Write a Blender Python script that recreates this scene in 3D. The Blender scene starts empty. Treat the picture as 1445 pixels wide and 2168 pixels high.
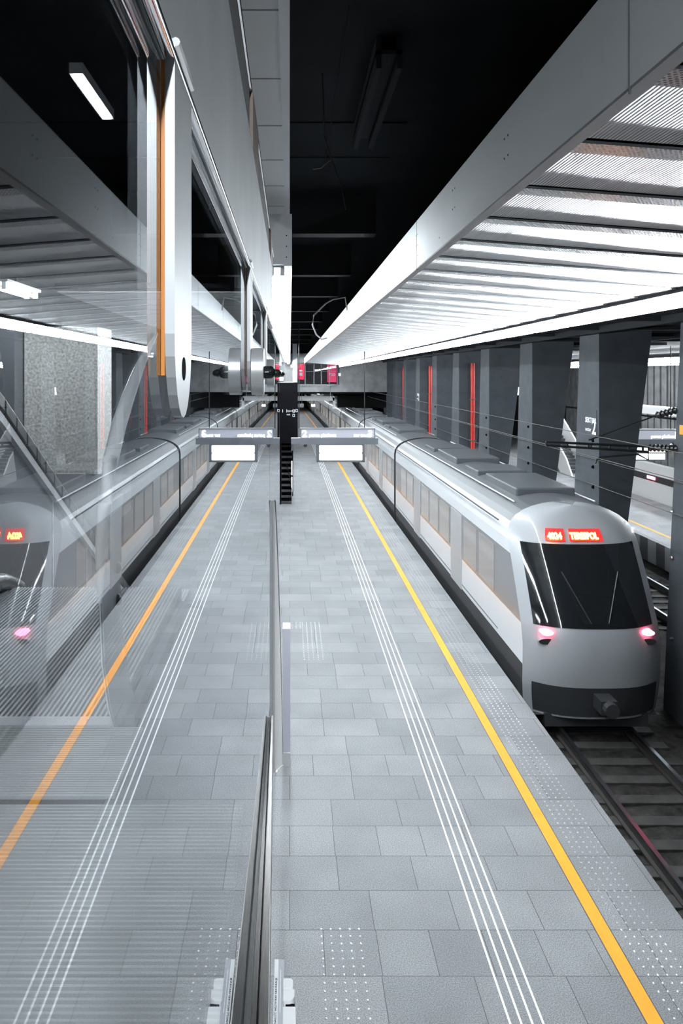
import bpy, bmesh, math, random
from mathutils import Vector, Matrix
random.seed(7)
scene = bpy.context.scene
C = scene.collection
PI = math.pi

# ------------------------------------------------------------------ camera
CZ = 6.4                      # eye height above the platform
cam_d = bpy.data.cameras.new('camera')
cam = bpy.data.objects.new('camera', cam_d); C.objects.link(cam)
cam.location = (0, 0, CZ); cam.rotation_euler = (PI/2, 0, 0)
cam_d.sensor_fit = 'VERTICAL'; cam_d.sensor_height = 36.0; cam_d.sensor_width = 24.0
cam_d.lens = 1550/2168*36.0
cam_d.shift_x = 109.5/2168; cam_d.shift_y = -289/2168
cam_d.clip_start = 0.02; cam_d.clip_end = 400
scene.camera = cam

# ------------------------------------------------------------------ world, exposure
w = bpy.data.worlds.new('world'); scene.world = w; w.use_nodes = True
w.node_tree.nodes['Background'].inputs[0].default_value = (0.55, 0.7, 0.9, 1)
w.node_tree.nodes['Background'].inputs[1].default_value = 0.0008
scene.view_settings.view_transform = 'Standard'
scene.view_settings.look = 'None'
scene.view_settings.exposure = 1.52
scene.view_settings.gamma = 1.0
scene.view_settings.use_curve_mapping = False
scene.cycles.max_bounces = 10
scene.cycles.transparent_max_bounces = 24
scene.cycles.sample_clamp_indirect = 6.0
TUBE = 78.0                   # strength of the fluorescent tubes
LAMP_COL = (0.90, 0.965, 1.0)

# ------------------------------------------------------------------ materials
def new_mat(name):
    m = bpy.data.materials.new(name); m.use_nodes = True
    nt = m.node_tree
    return m, nt, nt.nodes['Principled BSDF']
def mat(name, col, rough=0.5, metal=0.0, emit=None, estr=0.0, noise=0.0, nscale=8.0, bump=0.0, bscale=60.0, spec=0.5, coat=0.0, stretch=None):
    m, nt, b = new_mat(name)
    b.inputs['Base Color'].default_value = (*col, 1)
    b.inputs['Roughness'].default_value = rough
    b.inputs['Metallic'].default_value = metal
    b.inputs['Specular IOR Level'].default_value = spec
    b.inputs['Coat Weight'].default_value = coat
    if emit:
        b.inputs['Emission Color'].default_value = (*emit, 1)
        b.inputs['Emission Strength'].default_value = estr
    if noise or bump:
        tc = nt.nodes.new('ShaderNodeTexCoord'); mp = nt.nodes.new('ShaderNodeMapping')
        nt.links.new(tc.outputs['Object'], mp.inputs[0])
        if stretch: mp.inputs['Scale'].default_value = stretch
    if noise:
        n = nt.nodes.new('ShaderNodeTexNoise'); n.inputs['Scale'].default_value = nscale; n.inputs['Detail'].default_value = 6
        nt.links.new(mp.outputs[0], n.inputs['Vector'])
        r = nt.nodes.new('ShaderNodeMapRange'); r.inputs['From Min'].default_value = 0.3; r.inputs['From Max'].default_value = 0.7
        r.inputs['To Min'].default_value = 1-noise; r.inputs['To Max'].default_value = 1+noise
        nt.links.new(n.outputs['Fac'], r.inputs['Value'])
        mx = nt.nodes.new('ShaderNodeVectorMath'); mx.operation = 'SCALE'; mx.inputs[0].default_value = col
        nt.links.new(r.outputs[0], mx.inputs['Scale']); nt.links.new(mx.outputs[0], b.inputs['Base Color'])
    if bump:
        n2 = nt.nodes.new('ShaderNodeTexNoise'); n2.inputs['Scale'].default_value = bscale; n2.inputs['Detail'].default_value = 4
        nt.links.new(mp.outputs[0], n2.inputs['Vector'])
        bp = nt.nodes.new('ShaderNodeBump'); bp.inputs['Strength'].default_value = bump; bp.inputs['Distance'].default_value = 0.02
        nt.links.new(n2.outputs['Fac'], bp.inputs['Height']); nt.links.new(bp.outputs[0], b.inputs['Normal'])
    return m

def granite_paving():
    m, nt, b = new_mat('granite_paving')
    tc = nt.nodes.new('ShaderNodeTexCoord')
    br = nt.nodes.new('ShaderNodeTexBrick')
    nt.links.new(tc.outputs['Object'], br.inputs['Vector'])
    br.inputs['Scale'].default_value = 1.0
    br.inputs['Brick Width'].default_value = 0.98; br.inputs['Row Height'].default_value = 0.65
    br.inputs['Mortar Size'].default_value = 0.005; br.inputs['Mortar Smooth'].default_value = 0.3
    br.offset = 0.37; br.offset_frequency = 2; br.squash = 0.62; br.squash_frequency = 3
    br.inputs['Color1'].default_value = (.215, .221, .232, 1); br.inputs['Color2'].default_value = (.165, .172, .183, 1)
    br.inputs['Mortar'].default_value = (.045, .047, .052, 1)
    n = nt.nodes.new('ShaderNodeTexNoise'); n.inputs['Scale'].default_value = 80; n.inputs['Detail'].default_value = 5
    nt.links.new(tc.outputs['Object'], n.inputs['Vector'])
    n2 = nt.nodes.new('ShaderNodeTexNoise'); n2.inputs['Scale'].default_value = 0.9; n2.inputs['Detail'].default_value = 5
    nt.links.new(tc.outputs['Object'], n2.inputs['Vector'])
    r1 = nt.nodes.new('ShaderNodeMapRange'); r1.inputs['From Min'].default_value = .3; r1.inputs['From Max'].default_value = .7
    r1.inputs['To Min'].default_value = .42; r1.inputs['To Max'].default_value = 1.58
    nt.links.new(n.outputs['Fac'], r1.inputs['Value'])
    r2 = nt.nodes.new('ShaderNodeMapRange'); r2.inputs['From Min'].default_value = .3; r2.inputs['From Max'].default_value = .7
    r2.inputs['To Min'].default_value = .86; r2.inputs['To Max'].default_value = 1.12
    nt.links.new(n2.outputs['Fac'], r2.inputs['Value'])
    mu = nt.nodes.new('ShaderNodeMath'); mu.operation = 'MULTIPLY'
    nt.links.new(r1.outputs[0], mu.inputs[0]); nt.links.new(r2.outputs[0], mu.inputs[1])
    sc = nt.nodes.new('ShaderNodeVectorMath'); sc.operation = 'SCALE'
    nt.links.new(br.outputs['Color'], sc.inputs[0]); nt.links.new(mu.outputs[0], sc.inputs['Scale'])
    nt.links.new(sc.outputs[0], b.inputs['Base Color'])
    b.inputs['Roughness'].default_value = 0.66; b.inputs['Specular IOR Level'].default_value = 0.45
    bp = nt.nodes.new('ShaderNodeBump'); bp.inputs['Strength'].default_value = .15; bp.inputs['Distance'].default_value = .004
    nt.links.new(n.outputs['Fac'], bp.inputs['Height']); nt.links.new(bp.outputs[0], b.inputs['Normal'])
    return m

def glass(name, tint=(0.95, 0.97, 0.98), film=0.0, f0=0.05):
    """Thin pane: Schlick reflection over plain transmission, same from every side."""
    m = bpy.data.materials.new(name); m.use_nodes = True; nt = m.node_tree
    for n in list(nt.nodes): nt.nodes.remove(n)
    out = nt.nodes.new('ShaderNodeOutputMaterial')
    tr = nt.nodes.new('ShaderNodeBsdfTransparent'); tr.inputs[0].default_value = (*tint, 1)
    gl = nt.nodes.new('ShaderNodeBsdfGlossy'); gl.inputs['Roughness'].default_value = 0.0
    gl.inputs[0].default_value = (0.97, 0.985, 1, 1)
    lw = nt.nodes.new('ShaderNodeLayerWeight'); lw.inputs[0].default_value = 0.5
    p = nt.nodes.new('ShaderNodeMath'); p.operation = 'POWER'; p.inputs[1].default_value = 5.0
    nt.links.new(lw.outputs['Facing'], p.inputs[0])
    s = nt.nodes.new('ShaderNodeMath'); s.operation = 'MULTIPLY_ADD'; s.inputs[1].default_value = 1-f0; s.inputs[2].default_value = f0
    nt.links.new(p.outputs[0], s.inputs[0])
    mx = nt.nodes.new('ShaderNodeMixShader')
    nt.links.new(s.outputs[0], mx.inputs[0]); nt.links.new(tr.outputs[0], mx.inputs[1]); nt.links.new(gl.outputs[0], mx.inputs[2])
    last = mx
    if film:
        d = nt.nodes.new('ShaderNodeBsdfDiffuse'); d.inputs[0].default_value = (.8, .82, .82, 1)
        m2 = nt.nodes.new('ShaderNodeMixShader'); m2.inputs[0].default_value = film
        nt.links.new(mx.outputs[0], m2.inputs[1]); nt.links.new(d.outputs[0], m2.inputs[2]); last = m2
    nt.links.new(last.outputs[0], out.inputs[0])
    return m

def ceiling_metal():
    """White corrugated metal with a perforated edge strip (local y below 0.15)."""
    m, nt, b = new_mat('corrugated_white_metal')
    tc = nt.nodes.new('ShaderNodeTexCoord'); sp = nt.nodes.new('ShaderNodeSeparateXYZ')
    nt.links.new(tc.outputs['Object'], sp.inputs[0])
    def math_(op, a, bb=None):
        n = nt.nodes.new('ShaderNodeMath'); n.operation = op
        for i, v in enumerate((a, bb)):
            if v is None: continue
            if isinstance(v, (int, float)): n.inputs[i].default_value = v
            else: nt.links.new(v, n.inputs[i])
        return n.outputs[0]
    x, y = sp.outputs[0], sp.outputs[1]
    strip = math_('LESS_THAN', y, 0.15)
    # staggered holes
    px = 0.022
    row = math_('FLOOR', math_('DIVIDE', y, px*0.8))
    off = math_('MULTIPLY', math_('FLOORED_MODULO', row, 2.0), 0.5)
    fx = math_('SUBTRACT', math_('FRACT', math_('ADD', math_('DIVIDE', x, px), off)), 0.5)
    fy = math_('MULTIPLY', math_('SUBTRACT', math_('FRACT', math_('DIVIDE', y, px*0.8)), 0.5), 0.8)
    d2 = math_('ADD', math_('MULTIPLY', fx, fx), math_('MULTIPLY', fy, fy))
    hole = math_('MULTIPLY', math_('LESS_THAN', d2, 0.088), strip)
    mx = nt.nodes.new('ShaderNodeMix'); mx.data_type = 'RGBA'
    nt.links.new(hole, mx.inputs[0])
    mx.inputs[6].default_value = (0.70, 0.73, 0.755, 1); mx.inputs[7].default_value = (0.02, 0.022, 0.025, 1)
    nt.links.new(mx.outputs[2], b.inputs['Base Color'])
    wv = math_('SINE', math_('MULTIPLY', x, 2*PI/0.017))
    h = math_('MULTIPLY', wv, math_('SUBTRACT', 1.0, strip))
    bp = nt.nodes.new('ShaderNodeBump'); bp.inputs['Strength'].default_value = 0.75; bp.inputs['Distance'].default_value = 0.0022
    nt.links.new(h, bp.inputs['Height']); nt.links.new(bp.outputs[0], b.inputs['Normal'])
    b.inputs['Roughness'].default_value = 0.24; b.inputs['Specular IOR Level'].default_value = 0.8
    return m

def slab_wall_mat():
    m, nt, b = new_mat('ribbed_concrete_wall')
    tc = nt.nodes.new('ShaderNodeTexCoord'); br = nt.nodes.new('ShaderNodeTexBrick')
    mp = nt.nodes.new('ShaderNodeMapping'); mp.inputs['Rotation'].default_value = (0, PI/2, 0)
    nt.links.new(tc.outputs['Object'], br.inputs['Vector'])
    br.inputs['Scale'].default_value = 1
    br.inputs['Brick Width'].default_value = 0.62; br.inputs['Row Height'].default_value = 2.1; br.offset = 0
    br.inputs['Mortar Size'].default_value = 0.06; br.inputs['Mortar Smooth'].default_value = 0
    br.inputs['Color1'].default_value = (.33, .33, .335, 1); br.inputs['Color2'].default_value = (.27, .275, .28, 1)
    br.inputs['Mortar'].default_value = (.01, .01, .012, 1)
    nt.links.new(br.outputs[0], b.inputs['Base Color']); b.inputs['Roughness'].default_value = .8
    return m

M = {}
M['paving'] = granite_paving()
M['yellow'] = mat('yellow_paint', (.88, 0.33, 0.010), .5, noise=.05, nscale=4)
M['black_line'] = mat('dark_edging', (.05, .05, .055), .5)
M['strip'] = mat('white_guide_strip', (.86, .88, .9), .3)
M['stud'] = mat('steel_stud', (.9, .91, .92), .22, .6)
M['ballast'] = mat('dark_ballast', (.022, .021, .020), .9, noise=.7, nscale=5, bump=1.0, bscale=14, spec=.2)
M['sleeper'] = mat('sleeper_concrete', (.03, .029, .028), .85, noise=.4, nscale=6)
M['rail_steel'] = mat('rail_steel', (.34, .36, .39), .28, 1.0)
M['rail_rust'] = mat('rail_web', (.02, .018, .017), .7)
M['dark_conc'] = mat('dark_concrete', (.054, .062, .072), .75, noise=.14, nscale=2.5, bump=.15, bscale=9, spec=.3)
M['black_conc'] = mat('near_black_ceiling', (.007, .009, .011), .85, noise=.3, nscale=1.2, spec=.1)  # near black base colour of the void ceiling
M['near_black'] = mat('black_slab', (.02, .022, .025), .9, spec=.1)  # near black base colour for slabs, walls and raft backs
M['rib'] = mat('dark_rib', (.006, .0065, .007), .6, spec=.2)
M['conc'] = mat('grey_concrete', (.19, .195, .20), .85, noise=.22, nscale=1.6, bump=.2, bscale=6, spec=.2)
M['granite'] = mat('speckled_granite', (.29, .288, .275), .5, noise=.5, nscale=34)
M['beam'] = mat('white_painted_steel', (.72, .745, .77), .42, noise=.03, nscale=2)
M['lip'] = mat('grey_painted_edge', (.24, .245, .26), .5)
M['hole'] = mat('black_hole', (.004, .004, .004), .8, spec=0.02)
M['panel'] = ceiling_metal()
M['soffit'] = mat('white_soffit', (.74, .76, .775), .5)
M['joint'] = mat('soffit_joint', (.16, .165, .17), .7)
M['tube'] = mat('lit_tube', (1, 1, 1), .4, emit=LAMP_COL, estr=TUBE)
M['batten'] = mat('lamp_batten', (.85, .87, .88), .35)
M['steel'] = mat('brushed_steel', (.66, .67, .68), .30, .6, noise=.06, nscale=5, stretch=(1, 1, 30))
M['steel_soft'] = mat('satin_steel_plate', (.46, .48, .50), .46, .6, noise=.10, nscale=4, bump=.05, bscale=7)
M['chrome'] = mat('polished_steel', (.85, .87, .89), .10, 1.0)
M['steel_dark'] = mat('dark_brushed_steel', (.17, .165, .16), .32, 1.0, noise=.2, nscale=6, stretch=(60, 2, 60))
M['black'] = mat('black_plastic', (.012, .013, .014), .28)
M['rubber'] = mat('black_rubber', (.018, .019, .021), .35)
M['amber'] = mat('amber_gasket', (.42, .15, .02), .5)
M['brown'] = mat('brown_spacer', (.09, .05, .03), .5)
M['slab_edge'] = mat('dark_slab_edge', (.06, .064, .072), .6, noise=.2, nscale=3)
M['recess'] = mat('dark_recess', (.06, .062, .066), .6, noise=.3, nscale=5)
M['glass'] = glass('clear_glass', (.93, .94, .95), f0=.05)
M['glass_side'] = glass('balustrade_glass', (.86, .89, .9), 0.05, .04)
M['glass_film'] = glass('edge_trim_glass', (.85, .86, .86), 0.30, .04)
M['groove'] = mat('landing_plate_base', (.012, .013, .014), .5, .0, spec=.2)
M['ridge'] = mat('aluminium_ridge', (.50, .52, .52), .4, .5)
M['step'] = mat('step_aluminium', (.62, .64, .66), .4, .5)
M['comb'] = mat('comb_plate', (.72, .74, .77), .38, .6)
M['bal_panel'] = mat('grey_balustrade_panel', (.15, .16, .175), .25, .55)
M['white'] = mat('white_plastic', (.86, .88, .9), .35)
M['lilac'] = mat('lilac_grey_plate', (.62, .62, .70), .5)
M['pale_panel'] = mat('pale_panel_paint', (.62, .63, .64), .45)
M['grey_strip'] = mat('grey_strip', (.47, .49, .54), .4)
M['ink'] = mat('dark_lettering', (.08, .08, .09), .6)
M['train'] = mat('white_train_paint', (.74, .77, .80), .22, coat=.3)
M['train_band'] = mat('grey_window_band', (.20, .205, .215), .2, coat=.3)
M['train_roof'] = mat('grey_train_roof', (.10, .108, .12), .4)
M['train_skirt'] = mat('dark_skirt', (.03, .032, .035), .6)
M['train_win'] = mat('lit_train_window', (.05, .052, .055), .08, emit=(.95, .9, .84), estr=.085)
M['train_door'] = mat('grey_train_door', (.42, .43, .44), .3)
M['windshield'] = mat('dark_windshield', (.012, .014, .016), .05)
M['nose'] = mat('pale_grey_nose', (.38, .40, .425), .3, coat=.2)
M['led_back'] = mat('display_red_glow', (.02, 0, 0), .4, emit=(1, .03, .03), estr=.6)
M['led'] = mat('orange_led', (.1, .02, 0), .4, emit=(1, .40, .07), estr=7.0)
M['tail'] = mat('red_tail_lamp', (.2, 0, .02), .3, emit=(1, .12, .22), estr=5.0)
M['sign_frame'] = mat('sign_frame_grey', (.10, .11, .125), .4)
M['sign_face'] = mat('lit_sign_face', (.2, .21, .24), .4, emit=(.76, .8, .9), estr=.11)
M['sign_white'] = mat('lit_white_letters', (.9, .9, .9), .4, emit=(.95, .98, 1), estr=1.6)
M['screen'] = mat('lit_screen', (.3, .3, .3), .3, emit=(.93, .97, 1), estr=.98)
M['screen_line'] = mat('screen_text', (.9, .9, .9), .4, emit=(1, 1, 1), estr=1.5)
M['white_paint'] = mat('white_painted_marks', (.8, .82, .85), .6)
M['red_pipe'] = mat('red_pipe_paint', (.70, .055, .04), .4)
M['red_poster'] = mat('red_poster', (.60, .01, .05), .5, emit=(.75, .01, .07), estr=.30)  # sheet given a weak glow of its own, no lamp behind it
M['pink_poster'] = mat('crimson_poster', (.5, .03, .1), .5, emit=(.55, .02, .10), estr=.32)  # same added self glow as the red sheet
M['wire'] = mat('wire', (.012, .013, .014), .5)
M['cable'] = mat('grey_cable', (.10, .105, .11), .5)
M['frame_white'] = mat('portal_white', (.6, .61, .62), .5)
M['parapet'] = mat('white_parapet', (.72, .72, .72), .4)
M['slabs'] = slab_wall_mat()
M['pylon'] = mat('black_cladding', (.003, .003, .004), .4, spec=.04)
M['orange_tag'] = mat('orange_tag', (.7, .33, .03), .5)
M['dash'] = mat('column_bolt', (.4, .41, .42), .3, 1.0)

# ------------------------------------------------------------------ mesh helpers
ORIG = {}
class MB:
    def __init__(self): self.v = []; self.f = []; self.mi = []; self.cur = 0
    def add(self, verts, faces):
        o = len(self.v); self.v += [tuple(p) for p in verts]
        self.f += [tuple(i+o for i in f) for f in faces]; self.mi += [self.cur]*len(faces); return self
    def box(self, x0, x1, y0, y1, z0, z1):
        return self.add([(x0,y0,z0),(x1,y0,z0),(x1,y1,z0),(x0,y1,z0),(x0,y0,z1),(x1,y0,z1),(x1,y1,z1),(x0,y1,z1)],
                 [(0,3,2,1),(4,5,6,7),(0,1,5,4),(1,2,6,5),(2,3,7,6),(3,0,4,7)])
    def hexa(self, p):
        return self.add(p, [(0,3,2,1),(4,5,6,7),(0,1,5,4),(1,2,6,5),(2,3,7,6),(3,0,4,7)])
    def tube(self, path, r, n=10, cap=True, closed=False):
        path = [Vector(p) for p in path]; rings = []; N = len(path)
        for i, p in enumerate(path):
            a = path[max(i-1,0)]; b = path[min(i+1,N-1)]
            t = (b-a).normalized()
            up = Vector((0,0,1)) if abs(t.z) < .9 else Vector((1,0,0))
            u = t.cross(up).normalized(); w_ = t.cross(u)
            rr = r[i] if isinstance(r, (list, tuple)) else r
            rings.append([p + (u*math.cos(2*PI*k/n)+w_*math.sin(2*PI*k/n))*rr for k in range(n)])
        vs = [q for R in rings for q in R]; fs = []
        for i in range(N-1):
            for k in range(n):
                fs.append((i*n+k, i*n+(k+1)%n, (i+1)*n+(k+1)%n, (i+1)*n+k))
        if cap:
            fs.append(tuple(range(n))); fs.append(tuple((N-1)*n+k for k in reversed(range(n))))
        return self.add(vs, fs)
    def prism(self, poly, axis, a, b):
        """poly: 2D outline in the other two axes (x: (y,z), y: (x,z), z: (x,y))"""
        n = len(poly)
        def pt(q, c):
            return {'x': (c, q[0], q[1]), 'y': (q[0], c, q[1]), 'z': (q[0], q[1], c)}[axis]
        vs = [pt(q, a) for q in poly]+[pt(q, b) for q in poly]
        fs = [tuple(range(n)), tuple(reversed(range(n, 2*n)))]+[(i, (i+1)%n, n+(i+1)%n, n+i) for i in range(n)]
        return self.add(vs, fs)
    def dome(self, c, r, axis, h, n=12, m=4):
        c = Vector(c); ax = Vector(axis).normalized()
        up = Vector((0,0,1)) if abs(ax.z) < .9 else Vector((1,0,0))
        u = ax.cross(up).normalized(); w_ = ax.cross(u); vs = []; fs = []
        for i in range(m):
            t = PI/2*i/m
            for k in range(n):
                a = 2*PI*k/n
                vs.append(c + (u*math.cos(a)+w_*math.sin(a))*r*math.cos(t) + ax*h*math.sin(t))
        vs.append(c+ax*h)
        for i in range(m-1):
            for k in range(n): fs.append((i*n+k, i*n+(k+1)%n, (i+1)*n+(k+1)%n, (i+1)*n+k))
        for k in range(n): fs.append(((m-1)*n+k, (m-1)*n+(k+1)%n, m*n))
        return self.add(vs, fs)
    def build(self, name, material, parent=None, loc=None, smooth=False, bevel=0.0):
        """World-space vertices; the object is placed at its thing's base (or loc)."""
        if parent is not None: o3 = Vector(ORIG[parent.name])
        elif loc is not None: o3 = Vector(loc)
        else:
            xs = [p[0] for p in self.v]; ys = [p[1] for p in self.v]; zs = [p[2] for p in self.v]
            o3 = Vector(((min(xs)+max(xs))/2, (min(ys)+max(ys))/2, min(zs)))
        me = bpy.data.meshes.new(name)
        me.from_pydata([tuple(Vector(p)-o3) for p in self.v], [], self.f)
        mats = material if isinstance(material, (list, tuple)) else [material]
        for mm in mats: me.materials.append(M[mm] if isinstance(mm, str) else mm)
        if len(mats) > 1: me.polygons.foreach_set('material_index', self.mi)
        bm = bmesh.new(); bm.from_mesh(me); bmesh.ops.recalc_face_normals(bm, faces=bm.faces); bm.to_mesh(me); bm.free()
        if smooth:
            me.polygons.foreach_set('use_smooth', [True]*len(me.polygons))
            me.set_sharp_from_angle(angle=math.radians(38))
        o = bpy.data.objects.new(name, me); C.objects.link(o)
        if parent is not None: o.parent = parent; ORIG[o.name] = ORIG[parent.name]
        else: o.location = o3; ORIG[o.name] = tuple(o3)
        if bevel:
            md = o.modifiers.new('bevel', 'BEVEL'); md.width = bevel; md.segments = 2; md.limit_method = 'ANGLE'
        return o

def thing(name, label, cat, loc, group=None):
    o = bpy.data.objects.new(name, None); C.objects.link(o); o.location = loc; o.empty_display_size = .2
    ORIG[o.name] = tuple(loc); o['label'] = label; o['category'] = cat
    if group: o['group'] = group
    return o
def tag(o, label, cat, group=None):
    o['label'] = label; o['category'] = cat
    if group: o['group'] = group
    return o
def struct(o): o['kind'] = 'structure'; return o
def stuff(o): o['kind'] = 'stuff'; return o
def dup(root, loc, label=None, rotz=None, group=None):
    r = root.copy(); C.objects.link(r); r.location = loc; ORIG[r.name] = tuple(loc)
    if label: r['label'] = label
    if group: r['group'] = group
    if rotz is not None: r.rotation_euler = (0, 0, rotz)
    for ch in list(root.children):
        c = ch.copy(); C.objects.link(c); c.parent = r
        for g in list(ch.children):
            d = g.copy(); C.objects.link(d); d.parent = c
    return r
def text(name, body, size, origin, right, up, material, parent=None, bold=0.0, align='LEFT', sx=1.0, depth=.004):
    cu = bpy.data.curves.new(name, 'FONT'); cu.body = body; cu.size = size; cu.align_x = align
    cu.extrude = depth; cu.offset = bold; cu.resolution_u = 3
    t = bpy.data.objects.new(name+'_curve', cu); C.objects.link(t)
    dg = bpy.context.evaluated_depsgraph_get(); dg.update()
    me = bpy.data.meshes.new_from_object(t.evaluated_get(dg))
    bpy.data.objects.remove(t); bpy.data.curves.remove(cu)
    r = Vector(right).normalized(); u = Vector(up).normalized(); n = r.cross(u)
    o3 = Vector(ORIG[parent.name]) if parent is not None else Vector((0,0,0))
    mt = Matrix(((r.x*sx, u.x, n.x, origin[0]-o3.x), (r.y*sx, u.y, n.y, origin[1]-o3.y), (r.z*sx, u.z, n.z, origin[2]-o3.z), (0,0,0,1)))
    me.transform(mt); me.name = name
    me.materials.clear(); me.materials.append(M[material])
    o = bpy.data.objects.new(name, me); C.objects.link(o)
    if parent is not None: o.parent = parent; ORIG[o.name] = ORIG[parent.name]
    return o

def bend(y): return -1.2e-4*(y-35)**2 if y > 35 else 0.0
def ysteps(a, b, n0=2.0):
    ys = [a]
    while ys[-1] < b-1e-6:
        st = 40 if ys[-1] < 34.9 else 4.0
        nx = min(ys[-1]+st, b)
        if ys[-1] < 35 < nx: nx = 35
        ys.append(nx)
    return ys
def ribbon(mb, x0, x1, y0, y1, z0, z1):
    ys = ysteps(y0, y1)
    for a, b in zip(ys[:-1], ys[1:]):
        ba, bb = bend(a), bend(b)
        mb.hexa([(x0+ba,a,z0),(x1+ba,a,z0),(x1+bb,b,z0),(x0+bb,b,z0),(x0+ba,a,z1),(x1+ba,a,z1),(x1+bb,b,z1),(x0+bb,b,z1)])
    return mb

# ================================================================== THE SETTING
# platform
m = MB(); ribbon(m, -4.6, 4.62, -4, 160, -0.22, 0.0)
platform = struct(m.build('floor', 'paving', loc=(0,0,0)))
m = MB(); ribbon(m, -4.35, 4.38, -4, 160, -1.1, -0.22); o = struct(m.build('wall_platform', 'near_black', loc=(0,0,-1.1)))
YX = 3.61
m = MB(); ribbon(m, YX-.08, YX+.08, -2, 150, 0, .003); m.build('yellow_line', 'yellow', platform)
m = MB(); ribbon(m, YX-.093, YX-.08, -2, 150, 0, .002); ribbon(m, YX+.08, YX+.093, -2, 150, 0, .002); m.build('line_edging', 'black_line', platform)
for gx in (2.175, 2.285, 2.395, 2.503):
    m = MB(); ribbon(m, gx-.0105, gx+.0105, -2, 70, 0, .004); m.build('guide_strip', 'strip', platform)
# tactile studs: the nearest hundred are parts, the rest one part
def stud_mesh():
    s = MB(); s.dome((0,0,0), .0155, (0,0,1), .009, 8, 3); return s
sm = bpy.data.meshes.new('tactile_stud'); _s = stud_mesh(); sm.from_pydata(_s.v, [], _s.f); sm.materials.append(M['stud'])
sm.polygons.foreach_set('use_smooth', [True]*len(sm.polygons))
spots = []
for k in range(5):
    y = 4.0
    while y < 46: spots.append((3.83+.1*k + bend(y), y)); y += .106
for k in range(5):
    for r in range(15): spots.append((.363+.109*k, 8.46-.107*r))
for k in range(5):
    for r in range(24): spots.append((.325+.108*k, 16.5+.107*r))
for k in range(6):
    for r in range(5): spots.append((-.25+.108*k-.02, 18.55+.107*r))
vis = [s for s in spots if s[1] > 7.2]
vis.sort(key=lambda s: s[1]); seen = [s for s in vis if 613+1550*s[0]/s[1] < 1445]
near = set(seen[:98])
for s in spots:
    if s in near:
        o = bpy.data.objects.new('tactile_stud', sm); C.objects.link(o); o.parent = platform; o.location = (s[0], s[1], 0)
m = MB()
for s in spots:
    if s not in near:
        q = MB(); q.dome((s[0], s[1], 0), .0155, (0,0,1), .009, 6, 2); m.add(q.v, q.f)
stuff(m.build('tactile_studs', 'stud', platform, smooth=True))

# track bed
m = MB()
xs = [4.38+.35*i for i in range(29)]; ysl = [-2+.55*i for i in range(110)]
vs = []; fs = []
for j, y in enumerate(ysl):
    for i, x in enumerate(xs):
        vs.append((x, y, -1.0 + random.uniform(-.035, .035)))
for j in range(len(ysl)-1):
    for i in range(len(xs)-1):
        a = j*len(xs)+i; fs.append((a, a+1, a+1+len(xs), a+len(xs)))
m.add(vs, fs); m.box(4.3, 14.3, -2, 160, -1.5, -1.1)
struct(m.build('floor', 'ballast', loc=(9, 20, -1.5)))
# second platform beyond the columns
p2 = MB(); p2.box(14.05, 24, 6, 150, -.9, 0); p2 = struct(p2.build('floor', 'paving', loc=(14.05, 6, 0)))
m = MB(); m.box(14.92, 15.06, 6, 150, 0, .004); m.build('yellow_line', 'yellow', p2)
m = MB()
for k in range(6):
    for r in range(150):
        x, y = 14.32+.09*k, 21+.11*r
        m.add([(x-.016,y-.016,0),(x+.016,y-.016,0),(x+.016,y+.016,0),(x-.016,y+.016,0),(x,y,.012)], [(0,1,4),(1,2,4),(2,3,4),(3,0,4)])
stuff(m.build('tactile_studs', 'stud', p2))
# walls
m = MB(); m.box(-7.4, -7.1, -4, 160, -1.5, 9.2); struct(m.build('wall_left', 'black_conc'))
m = MB(); m.box(26, 26.3, -4, 160, -1.5, 9.2); wr = struct(m.build('wall_right', 'near_black'))
m = MB()
for i in range(46):
    y0 = 26+.92*i
    m.box(25.7, 26.0, y0, y0+.72, .2, 3.4); m.box(25.72, 26.0, y0+.1, y0+.78, 3.55, 7.2)
m.build('wall_slab', 'conc', wr)
m = MB(); m.box(-12, 30, 160, 160.3, -2, 9.2); struct(m.build('wall_back', 'near_black'))
m = MB(); m.box(-8, 26, -6.3, -6, -2, 9.2); struct(m.build('wall_front', 'recess'))
# mezzanine head wall across the far end of the hall
WY = 60.0
m = MB()
m.box(-.62, .58, WY, WY+.5, 5.05, 8.2); m.box(4.1, 7.95, WY, WY+.5, 5.05, 8.2)
m.box(.58, 4.1, WY, WY+.5, 5.05, 5.63); m.box(.58, 4.1, WY, WY+.5, 7.42, 8.2)
hw_ = struct(m.build('wall_mezzanine', 'conc'))
m = MB(); m.box(3.95, 7.98, WY+.6, WY+.9, 3.75, 5.05); m.box(.0, 7.98, WY+.05, 135, 4.9, 5.04); struct(m.build('trim_tunnel_shade', 'hole'))  # black sheet stands for the unlit tunnel mouth; mezzanine underside shares its black
# window in the head wall
m = MB(); zt, zb = 7.42, 5.63
for x in (.58, 1.22, 1.95, 2.55, 3.2, 4.02): m.box(x, x+.08, WY+.1, WY+.22, zb, zt)
for z in (zb, 6.72, zt-.07): m.box(.58, 4.1, WY+.11, WY+.21, z, z+.06 if z != 6.72 else z+.03)
win = struct(m.build('window_1', 'sign_frame', loc=(2.3, WY+.1, 5.63)))
m = MB(); m.box(.6, 4.08, WY+.16, WY+.17, zb, zt); m.build('window_pane', 'glass', win)
m = MB(); m.box(.5, 4.2, WY-.06, WY, zb-.08, zb); m.build('window_sill', 'conc', win)
m = MB(); m.box(.4, 4.3, WY+3, WY+3.2, 5.2, 8); struct(m.build('wall_lobby', 'recess'))

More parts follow.
